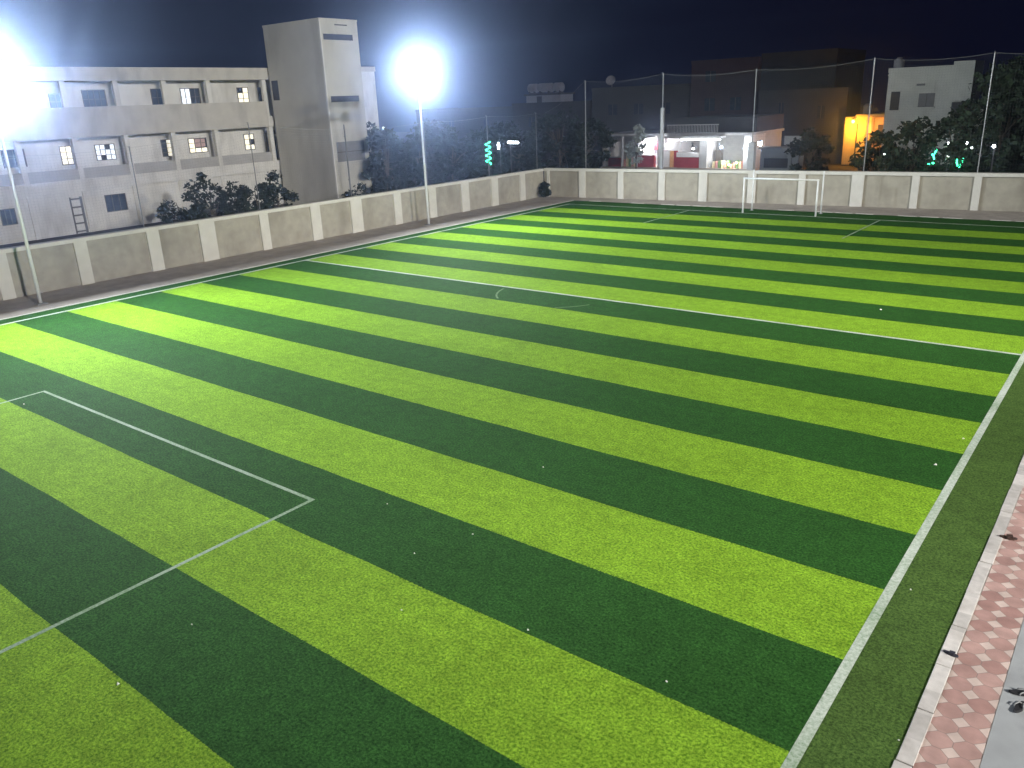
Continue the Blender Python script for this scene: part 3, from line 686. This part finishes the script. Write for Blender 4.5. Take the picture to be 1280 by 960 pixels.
# ------------------------------------------------------------------ dim town behind
def block(name, x0, x1, y0, y1, z1, m, label, wins=(), group=None, cap=True, cat='building'):
    t = thing(name, label, cat, ((x0 + x1) / 2, (y0 + y1) / 2, 0), group)
    mesh('wall', MB().box(x0, x1, y0, y1, 0, z1), M[m], t)
    if cap: mesh('parapet', MB().box(x0 - .05, x1 + .05, y0 - .05, y0 + .2, z1 + .002, z1 + .35).box(x0 - .05, x0 + .2, y0 + .2, y1, z1 + .002, z1 + .35).box(x1 - .2, x1 + .05, y0 + .2, y1, z1 + .002, z1 + .35), M[m], t)
    for a, b_, c, d in wins:
        w = mesh('window', MB().box(a, b_, y0 - .03, y0 - .003, c, d), M['glass'], t)
        mesh('sill', MB().box(a - .08, b_ + .08, y0 - .12, y0 - .003, c - .08, c - .003), M[m], w)
        mesh('frame', MB().box((a + b_) / 2 - .03, (a + b_) / 2 + .03, y0 - .045, y0 - .031, c, d), M['frame'], w)
    return t
G2 = 'dim buildings across the road'
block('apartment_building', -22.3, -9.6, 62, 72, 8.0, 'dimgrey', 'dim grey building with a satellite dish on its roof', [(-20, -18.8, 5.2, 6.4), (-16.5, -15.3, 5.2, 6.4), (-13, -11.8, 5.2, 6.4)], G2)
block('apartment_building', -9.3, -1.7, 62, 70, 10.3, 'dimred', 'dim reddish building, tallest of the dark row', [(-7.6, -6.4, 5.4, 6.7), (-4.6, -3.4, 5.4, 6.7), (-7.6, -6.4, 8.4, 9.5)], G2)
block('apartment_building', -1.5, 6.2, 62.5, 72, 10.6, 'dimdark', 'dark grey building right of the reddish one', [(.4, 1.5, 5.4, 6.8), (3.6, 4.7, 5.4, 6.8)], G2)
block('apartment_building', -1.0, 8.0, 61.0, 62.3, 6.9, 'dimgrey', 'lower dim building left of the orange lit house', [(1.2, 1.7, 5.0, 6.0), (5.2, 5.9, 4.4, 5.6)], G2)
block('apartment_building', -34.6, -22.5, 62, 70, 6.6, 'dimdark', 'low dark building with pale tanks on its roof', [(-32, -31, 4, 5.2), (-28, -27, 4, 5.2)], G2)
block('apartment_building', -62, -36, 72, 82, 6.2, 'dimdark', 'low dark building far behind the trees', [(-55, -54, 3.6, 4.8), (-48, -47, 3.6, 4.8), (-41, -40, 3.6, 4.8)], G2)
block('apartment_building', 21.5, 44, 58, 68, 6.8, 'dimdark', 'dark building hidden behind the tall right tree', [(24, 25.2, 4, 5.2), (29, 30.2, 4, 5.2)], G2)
def tank(x, y, z, w, h, label, dims=None):
    t = thing('roof_tank', label, 'tank', (x, y, z), 'pale tanks on the roof')
    mesh('body', MB().tube([(x - w / 2, y, z + h / 2 + .15), (x - w / 2 + .1, y, z + h / 2 + .15), (x + w / 2 - .1, y, z + h / 2 + .15), (x + w / 2, y, z + h / 2 + .15)], [h * .42, h * .5, h * .5, h * .42], 12), M['tank'], t, True)
    mesh('cradle', MB().box(x - w * .35, x - w * .25, y - h * .4, y + h * .4, z, z + .3).box(x + w * .25, x + w * .35, y - h * .4, y + h * .4, z, z + .3), M['dimgrey'], t)
zt = 6.6
tank(-32.3, 63.6, 8.0, 1.3, 1.1, 'small pale roof tank at the left end'); tank(-30.3, 63.6, 8.0, 2.2, 1.1, 'widest pale roof tank in the middle'); tank(-28.3, 63.6, 8.0, 1.2, 1.1, 'small pale roof tank at the right end')
st = thing('roof_shed', 'pale roof shed carrying the tanks', 'shed', (-30.5, 64, 6.6))
mesh('wall', MB().box(-33.2, -27.8, 63.2, 66, 6.6, 7.8), M['tank'], st); mesh('roof', MB().box(-33.4, -27.6, 63, 66.2, 7.803, 8.0), M['dimgrey'], st)
mesh('door', MB().box(-31.5, -30.7, 63.17, 63.197, 6.65, 7.7), M['dark'], st)
# satellite dish
ds = thing('satellite_dish', 'pale satellite dish on the roof of the dim grey building', 'satellite dish', (-19.9, 62.6, 8.35))
mb = MB(); c = Vector((-19.9, 62.4, 9.05)); n_ = Vector((.25, -.9, .35)).normalized(); u = n_.cross(Vector((0, 0, 1))).normalized(); v = u.cross(n_)
for j in range(5):
    for i in range(16):
        a = 2 * math.pi * i / 16; rr = .58 * j / 4; mb.v.append(tuple(c + u * rr * math.cos(a) + v * rr * math.sin(a) + n_ * (.22 * (j / 4) ** 2)))
for j in range(4):
    for i in range(16): i2 = (i + 1) % 16; mb.f.append((j * 16 + i, (j + 1) * 16 + i, (j + 1) * 16 + i2, j * 16 + i2))
mesh('reflector', mb, M['tank'], ds, True); mesh('mast', MB().tube([(-19.9, 62.6, 8.0), (-19.9, 62.6, 9.0)], .04, 8), M['galv'], ds)
mesh('feed_arm', MB().tube([tuple(c - v * .5), tuple(c + n_ * .6)], .02, 6), M['galv'], ds)
# orange lit house
oh = thing('orange_house', 'small house lit orange by a sodium lamp with a railed upper terrace', 'house', (10.3, 62, 0))
mesh('wall', MB().box(8.3, 10.75, 60, 64, 0, 4.5).box(10.75, 13, 61.2, 64, 0, 4.4), M['orangehouse'], oh)
mesh('roof_slab', MB().box(9.4, 13.1, 59.4, 64.1, 4.503, 4.72), M['orangehouse'], oh)
mesh('tank', MB().tube([(10.2, 60.5, 4.722), (10.2, 60.5, 5.5), (10.2, 60.5, 5.7)], [.45, .45, .25], 12), M['tank'], oh)
mesh('door', MB().box(9.45, 9.55, 59.95, 59.997, .1, 3.9).box(10.3, 10.36, 59.95, 59.997, 1.9, 2.9), M['dark'], oh)
mesh('terrace_pillar', MB().box(10.45, 10.6, 59.5, 59.65, 0, 4.5).box(12.0, 12.15, 59.5, 59.65, 0, 4.5), M['orangehouse'], oh)
rb = MB().box(10.6, 12, 59.5, 59.56, 2.9, 2.98)
for i in range(9): rb.box(10.65 + i * .16, 10.7 + i * .16, 59.51, 59.55, 1.9, 2.9)
mesh('railing', rb, M['darkmetal'], oh)
mesh('window', MB().box(11.1, 11.9, 61.15, 61.197, 2.4, 3.7), M['dark'], oh)
lo = mesh('wall_lamp', MB().ball((9.2, 59.5, 4.1), .16, 10, 6), M['sodium'], oh); mesh('lamp_arm', MB().tube([(9.2, 60, 4.4), (9.2, 59.5, 4.35), (9.2, 59.5, 4.25)], .03, 6), M['darkmetal'], lo)
point(oh, (9.3, 58.9, 3.5), 560, (1, .44, .03)); point(oh, (11.4, 59.6, 3.2), 220, (1, .42, .12))
# white house
wh = block('white_house', 14.45, 20.0, 50, 58, 8.25, 'house', 'two storey white house behind the dark green trees', (), None, True, 'house')
mesh('corner_block', MB().box(19.35, 20.85, 49.4, 53, 5.9, 8.85), M['house'], wh)
for a, b_, c, d, mm in ((14.8, 15.5, 5.3, 6.75, 'dark'), (16.95, 18.15, 5.5, 6.55, 'greywin'), (19.45, 20.1, 4.5, 5.8, 'dark')):
    yy = 50 if a < 19 else 50
    w = mesh('window', MB().box(a, b_, yy - .02, yy - .003, c, d), M[mm], wh)
    mesh('sill', MB().box(a - .08, b_ + .08, yy - .14, yy - .003, c - .1, c - .003).box(a - .05, b_ + .05, yy - .08, yy - .003, d + .003, d + .06), M['house'], w)
    if mm == 'greywin': mesh('shutter_slats', MB().box(a, b_, yy - .05, yy - .021, c, c + .05).box(a + .58, a + .62, yy - .05, yy - .021, c, d), M['frame'], w)
mesh('vent', MB().box(16.7, 17.3, 49.85, 49.997, 7.15, 7.3), M['greywin'], wh)
mesh('band', MB().box(14.4, 19.3, 49.93, 49.997, 8.0, 8.12), M['house'], wh)
mesh('side_wall', MB().box(20.003, 21.4, 52, 58, 0, 5.4), M['house'], wh)
tk = thing('roof_tank', 'pale tank on the left roof corner of the white house', 'tank', (14.9, 51, 8.25), 'pale tanks on the roof')
mesh('body', MB().tube([(14.9, 51, 8.26), (14.9, 51, 9.2), (14.9, 51, 9.35)], [.42, .42, .2], 12), M['tank'], tk, True); mesh('lid', MB().tube([(14.9, 51, 9.352), (14.9, 51, 9.42)], .2, 10), M['tank'], tk)
# street pieces seen over the wall
pb = thing('billboard', 'blank pale signboard on two legs above the grey kiosk', 'sign', (8.5, 45.2, 0))
mesh('board', MB().box(7.83, 9.25, 45.15, 45.22, 2.8, 3.56), M['greygate'], pb)
for x in (8.0, 9.08): mesh('leg', MB().tube([(x, 45.3, 0), (x, 45.3, 3.4)], .04, 8), M['galv'], pb)
kk = thing('kiosk', 'low grey sheet metal kiosk right of the bright shop lamp', 'kiosk', (7.1, 45.8, 0))
mesh('wall', MB().box(5.78, 8.5, 45.3, 47, 0, 2.45), M['greygate'], kk); mesh('roof', MB().box(5.6, 8.7, 45.1, 47.1, 2.453, 2.58), M['greygate'], kk)
mesh('shutter', MB().box(6.1, 8.2, 45.26, 45.297, .9, 1.7), M['dark'], kk)
mesh('side_box', MB().box(8.503, 9.1, 45.4, 46.6, 0, 1.9), M['post_conc'], kk)
def lamp_post(x, y, h, label, m_='bulb', power=0, r=.13, color=(.9, .95, 1), arm=.35, group='small street lamps beyond the walls', sz=1.0):
    t = thing('street_lamp', label, 'street lamp', (x, y, 0), group)
    mesh('post', MB().tube([(x, y + arm, 0), (x, y + arm, h + .1), (x, y, h + .15)], .035, 6), M['darkmetal'], t)
    mesh('bulb', MB().ball((x, y, h), r, 10, 6, sz), M[m_], t); mesh('shade', MB().tube([(x, y, h + r * sz * .8), (x, y, h + r * sz + .1)], [r * 1.2, .03], 8), M['darkmetal'], t)
    if power: point(t, (x, y - .25, h - .1), power, color)
    return t
lamp_post(4.45, 48.3, 2.75, 'bright star-like street lamp beside the grey column behind the goal', 'bright', 200, .2)
lamp_post(21.9, 37.6, 3.38, 'white lamp above the green dots at right', 'bulb', 25, .12)
lamp_post(23.05, 37.4, 3.40, 'white lamp above the green U-shaped light', 'bulb', 25, .14)
lamp_post(25.0, 35.3, 3.36, 'small lamp below the tall dark tree at right', 'bulb', 8, .10)
lamp_post(23.6, 36.3, 3.20, 'faint lamp right of the green U-shaped light', 'bulbsoft', 0, .08)
lamp_post(18.55, 35.0, 2.86, 'faint upper dot lamp left of the parked car', 'bulbsoft', 0, .06)
lamp_post(18.52, 35.4, 2.24, 'faint lower dot lamp left of the parked car', 'bulbsoft', 0, .07)
lamp_post(22.35, 35.6, 2.72, 'short pale lamp between the two green lights', 'bulbsoft', 6, .13, arm=.2)
lamp_post(-9.0, 27.15, 3.92, 'upright white lamp right of the green spiral', 'bulb', 6, .085, sz=3.6, arm=.2)
lamp_post(-18.9, 24, 5.55, 'tiny bluish lamp high beside the second floodlight pole', 'bulbsoft', 0, .10)
t = thing('street_lamp', 'horizontal white tube lamp furthest right of the green spiral', 'street lamp', (-9.1, 29, 0), 'small street lamps beyond the walls')
mesh('tube', MB().tube([(-9, 28.45, 4.09), (-9, 29.75, 4.0)], .09, 8), M['bulb'], t); mesh('post', MB().tube([(-9.2, 29, 0), (-9.2, 29, 4.05)], .04, 6), M['darkmetal'], t)
def green_light(x, y, pts, label, r=.05):
    t = thing('green_light', label, 'light', (x, y, 0), 'green light ropes on the street')
    mesh('rope', MB().tube(pts, r, 6), M['green'], t); mesh('pole', MB().tube([(x, y + .12, 0), (x, y + .12, max(p[2] for p in pts) + .1)], .06, 8), M['darkmetal'], t)
    return t
green_light(-9.0, 25.7, [(-9.0 + .2 * math.cos(a * .5), 25.82 + .2 * math.sin(a * .5), 2.55 + a * .034) for a in range(0, 52)], 'green light rope wound as a spiral round a pole', .04)
green_light(23.05, 36, [(22.85, 36, 2.85), (22.88, 36, 2.3), (22.98, 36, 1.97), (23.1, 36, 2.0), (23.2, 36, 2.3), (23.23, 36, 2.65)], 'green U-shaped light rope above the far wall')
gl = green_light(21.35, 36, [(21.6, 36, 3.15), (21.5, 36, 2.9), (21.42, 36, 2.7), (21.5, 36, 2.45)], 'ragged cluster of green lights left of the green U', .045)
mesh('dot', MB().ball((21.2, 36, 2.15), .08, 8, 5).ball((21.45, 36, 2.2), .08, 8, 5).ball((21.35, 36, 2.75), .08, 8, 5), M['green'], gl)
# parked car, seen above the wall
cr = thing('parked_car', 'pale grey parked car half hidden behind the far wall', 'car', (19.3, 38.6, 0))
CY = 38.2
mesh('body', MB().prism([(17.4, .35), (17.35, .95), (17.6, 1.25), (18.4, 1.32), (19.0, 1.85), (20.6, 1.88), (21.2, 1.35), (21.5, 1.2), (21.55, .4)], 'y', CY, CY + 1.65), M['carpaint'], cr)
mesh('side_window', MB().prism([(18.75, 1.38), (19.1, 1.78), (20.5, 1.80), (20.95, 1.38)], 'y', CY - .012, CY - .002), M['glass'], cr)
for x in (18.1, 20.7):
    w = mesh('wheel', MB().tube([(x, CY - .03, .33), (x, CY + .2, .33)], .33, 16), M['rubber'], cr); mesh('rim', MB().tube([(x, CY - .045, .33), (x, CY - .031, .33)], .2, 12), M['galv'], w)
mesh('headlight', MB().box(17.34, 17.42, CY + .1, CY + .45, .8, .98), M['shopwhite'], cr)

# ------------------------------------------------------------------ air
hz = MB().box(-155, 155, -75, 155, -1.2, 21.5)
hm = bpy.data.materials.new('night_haze'); hm.use_nodes = True
nt = hm.node_tree; nt.nodes.remove(nt.nodes['Principled BSDF'])
pv = nt.nodes.new('ShaderNodeVolumePrincipled'); pv.inputs['Color'].default_value = (.48, .63, 1, 1); pv.inputs['Density'].default_value = .0014; pv.inputs['Anisotropy'].default_value = .945
nt.links.new(pv.outputs[0], nt.nodes['Material Output'].inputs['Volume'])
ho = mesh('haze', hz, hm); ho['kind'] = 'stuff'

# ------------------------------------------------------------------ world, camera, render
w = bpy.data.worlds.new('World'); SC.world = w; w.use_nodes = True
bg = w.node_tree.nodes['Background']
sky = w.node_tree.nodes.new('ShaderNodeTexSky'); sky.sky_type = 'NISHITA'; sky.sun_disc = False; sky.sun_elevation = R(-8); sky.sun_rotation = R(200)
ad = w.node_tree.nodes.new('ShaderNodeMix'); ad.data_type = 'RGBA'; ad.blend_type = 'ADD'; ad.inputs['Factor'].default_value = 1
sc_ = w.node_tree.nodes.new('ShaderNodeVectorMath'); sc_.operation = 'SCALE'; sc_.inputs['Scale'].default_value = .05
w.node_tree.links.new(sky.outputs[0], sc_.inputs[0]); w.node_tree.links.new(sc_.outputs[0], ad.inputs['A'])
ad.inputs['B'].default_value = (.0020, .0023, .0090, 1)
w.node_tree.links.new(ad.outputs['Result'], bg.inputs['Color']); bg.inputs['Strength'].default_value = 1.0

cd = bpy.data.cameras.new('camera'); cam = link(bpy.data.objects.new('camera', cd)); SC.camera = cam
cam.location = (33.83063, -25.71019, 7.2946); cam.rotation_euler = (1.23308875, .03927950, .66282708)
cd.sensor_fit = 'HORIZONTAL'; cd.sensor_width = 36; cd.lens = 1008.15 / 1280 * 36; cd.clip_start = .1; cd.clip_end = 2000
vs = SC.view_settings; vs.view_transform = 'Standard'; vs.look = 'None'; vs.exposure = .15; vs.gamma = 1
try: vs.use_curve_mapping = False
except Exception: pass
cy = SC.cycles
cy.use_denoising = True
try: cy.denoiser = 'OPENIMAGEDENOISE'
except Exception: pass
cy.max_bounces = 5; cy.diffuse_bounces = 3; cy.glossy_bounces = 2; cy.transmission_bounces = 2; cy.volume_bounces = 0; cy.transparent_max_bounces = 6
cy.caustics_reflective = False; cy.caustics_refractive = False; cy.sample_clamp_indirect = 4; cy.use_adaptive_sampling = True; cy.adaptive_threshold = .015
